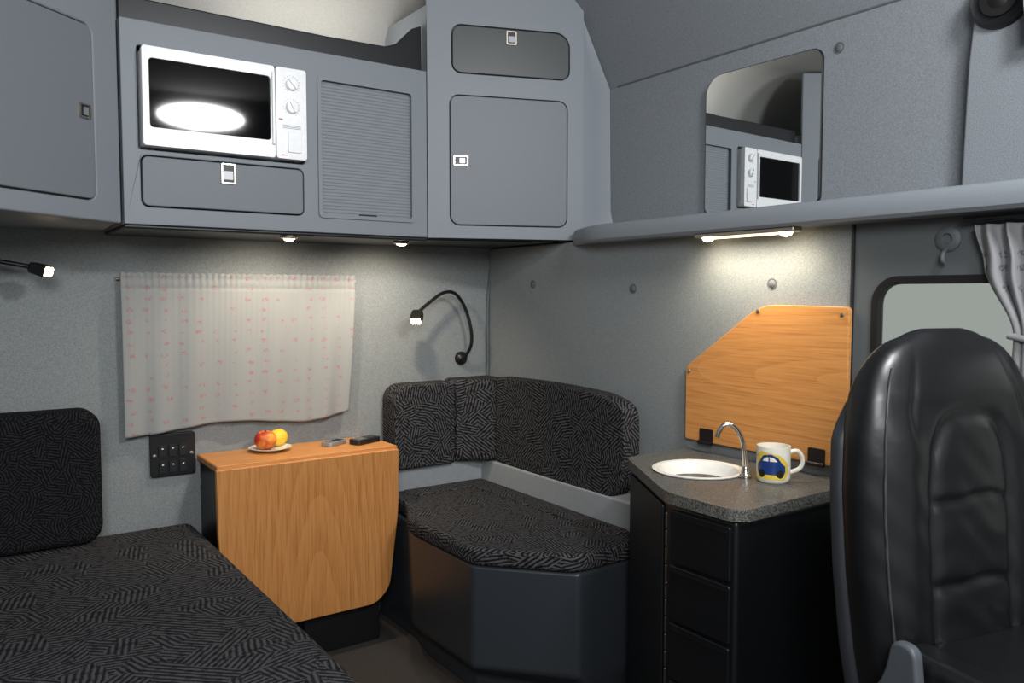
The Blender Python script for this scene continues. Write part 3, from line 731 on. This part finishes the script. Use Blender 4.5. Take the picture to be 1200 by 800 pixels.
# ------------------------------------------------------------------ driver's seat (built facing -Y, then swivelled)
ds=root('driver_seat',(1.472,.775,0),'black leather driver seat with grey plastic shell','seat')
def lerp(tab,x):
    for (a,b),(c,d) in zip(tab[:-1],tab[1:]):
        if x<=c: 
            f=(x-a)/(c-a) if c>a else 0;f=max(0,min(1,f));return b+(d-b)*f
    return tab[-1][1]
def smooth_tab(tab,x,h=.02): return (lerp(tab,x-h)+lerp(tab,x)*2+lerp(tab,x+h))/4
HW=[(.46,.192),(.55,.208),(.70,.222),(.85,.226),(.95,.220),(1.02,.206),(1.06,.190),(1.095,.162),(1.118,.126),(1.130,.085),(1.137,.03)]
cx=1.472
bm=bmesh.new();loops=[]
zs=[.46+.007*i for i in range(81)]+[1.026+.006*i for i in range(1,14)]+[1.110,1.116,1.122,1.128,1.132,1.135,1.137]
for z in zs:
    hw=smooth_tab(HW,z,.015);row=[]
    tk=.064*min(1,math.sqrt(max(.03,(1.14-z)/.12)))
    cy=.775+.05*(z-.8)+.010*math.sin((z-.5)*4)
    for k in range(240):
        a=2*math.pi*k/240;ca,sa=math.cos(a),math.sin(a);e=2/2.8
        x=hw*math.copysign(abs(ca)**e,ca);y=tk*math.copysign(abs(sa)**e,sa)
        if sa<0:
            u=x/.226
            w=abs(sa)**.6
            top=max(0,min(1,(1.13-z)/.15));top=top*top*(3-2*top)
            low=max(0,min(1,(1.05-z)/.14));low=low*low*(3-2*low)
            bol=.020*math.exp(-((abs(u)-.70)/.20)**2)*low
            F=((abs(u)/.44)**3.2+(abs(z-.700)/.285)**5)**.25
            g=-.009*math.exp(-((F-1)/.070)**2)
            if F<1:
                q=1-F**4
                g+=.010*q
                for z_ in (.678,.826): g-=.009*q**.4*math.exp(-((z-z_-.012*(1-(u/.44)**2)-.003*math.sin(u*11))/.009)**2)
                g+=.0012*math.sin(z*95+4*math.sin(u*6))*q
            else:
                g+=.0009*math.sin(z*80+u*16)*low
            if z>.94:
                uu=.62-.20*max(0,(z-1.0)/.13)
                g-=.0050*math.exp(-((abs(u)-uu)/.030)**2)*top*min(1,(z-.94)/.05)
            y-= (bol+g)*w
        row.append((cx+x,cy+y,z))
    loops.append(row)
add_loft(bm,loops);finish(bm,'backrest','leather',ds,sharp=80)
bm=bmesh.new();loops=[]
for i in range(40):
    z=.44+.585*i/39
    hw=smooth_tab(HW,z,.02)+.002;tk=.028*min(1,math.sqrt(max(.05,(1.03-z)/.06)));cy=.822+.05*(z-.8)
    if z>.94: hw-=(z-.94)*.35
    loops.append([(cx+hw*math.copysign(abs(math.cos(a))**.5,math.cos(a)),cy+tk*math.copysign(abs(math.sin(a))**.6,math.sin(a)),z) for a in [2*math.pi*k/72 for k in range(72)]])
add_loft(bm,loops);finish(bm,'back_shell','seatshell',ds,sharp=70)
for sx in (-1,1):
    P_=[]
    for i in range(26):
        z=.50+.57*i/25;hw=smooth_tab(HW,z,.02);tk=.064*min(1,math.sqrt(max(.03,(1.14-z)/.12)))
        al=math.radians(34)
        P_.append((cx+sx*(hw*math.cos(al)**(2/2.8)+.0008),.775+.05*(z-.8)+.010*math.sin((z-.5)*4)-tk*math.sin(al)**(2/2.8)-.020*.45*max(0,min(1,(1.05-z)/.14)),z))
    tube('seam',P_,.0026,'dflap',ds,seg=6,smooth=2)
seatp=roundpoly([(1.28,.20),(1.665,.20),(1.685,.72),(1.259,.72)],[.09,.09,.05,.05],8)
bm=bmesh.new();add_prism(bm,seatp,.44,.592)
finish(bm,'seat_cushion','leather',ds,bevel=.055,seg=7)
for x0,x1 in ((1.260,1.336),(1.608,1.684)):
    bm=bmesh.new();add_prism(bm,roundpoly([(x0,.24),(x1,.24),(x1,.70),(x0,.70)],.03),.46,.608);finish(bm,'seat_bolster','leather',ds,bevel=.035,seg=6)
bm=bmesh.new();add_box(bm,(1.275,.24,.30),(1.67,.80,.439));finish(bm,'seat_pan','seatshell',ds,bevel=.02)
bm=bmesh.new();add_loft(bm,[[(cx+a,.50+b,z) for a,b in ((-w,-w),(w,-w),(w,w),(-w,w))] for z,w in ((0,.19),(.03,.19),(.05,.13),(.30,.13))]);finish(bm,'pedestal','black',ds,bevel=.01)
bm=bmesh.new()
add_plate(bm,Fr((1.252,0,0),(0,-1,0)),roundpoly([(-.74,.44),(-.62,.44),(-.626,.55),(-.636,.630),(-.682,.630),(-.696,.56),(-.74,.50)],[.03,.03,.03,.022,.022,.03,.03]),-.004,.018)
finish(bm,'side_handle','handle',ds,bevel=.007)
ds.location=(1.517,.752,0);ds.rotation_euler=(0,0,math.radians(-12))

# ------------------------------------------------------------------ camera
cam=bpy.data.cameras.new('camera');cam.lens=944/1200*36;cam.sensor_width=36
co=bpy.data.objects.new('camera',cam);COL.objects.link(co)
co.location=(0,0,1.2);co.rotation_euler=(math.radians(90-3.33),0,math.radians(-35))
cam.clip_start=.02
SC.camera=co

# ------------------------------------------------------------------ lighting
w=bpy.data.worlds.new('world');SC.world=w;w.use_nodes=True
bg=w.node_tree.nodes['Background'];bg.inputs[0].default_value=(.68,.70,.69,1);bg.inputs[1].default_value=.54
area((1.20,.0,2.19),(.9,1.9,1.3),24,.46,.15,(.97,.98,1),'ELLIPSE')
area((-.35,-.7,1.95),(1.0,2.4,1.80),46,.8,.7,(.97,.98,1))
area((1.0,2.6,1.99),(1.0,2.55,2.3),1.5,.5,.1,(1,.94,.84))
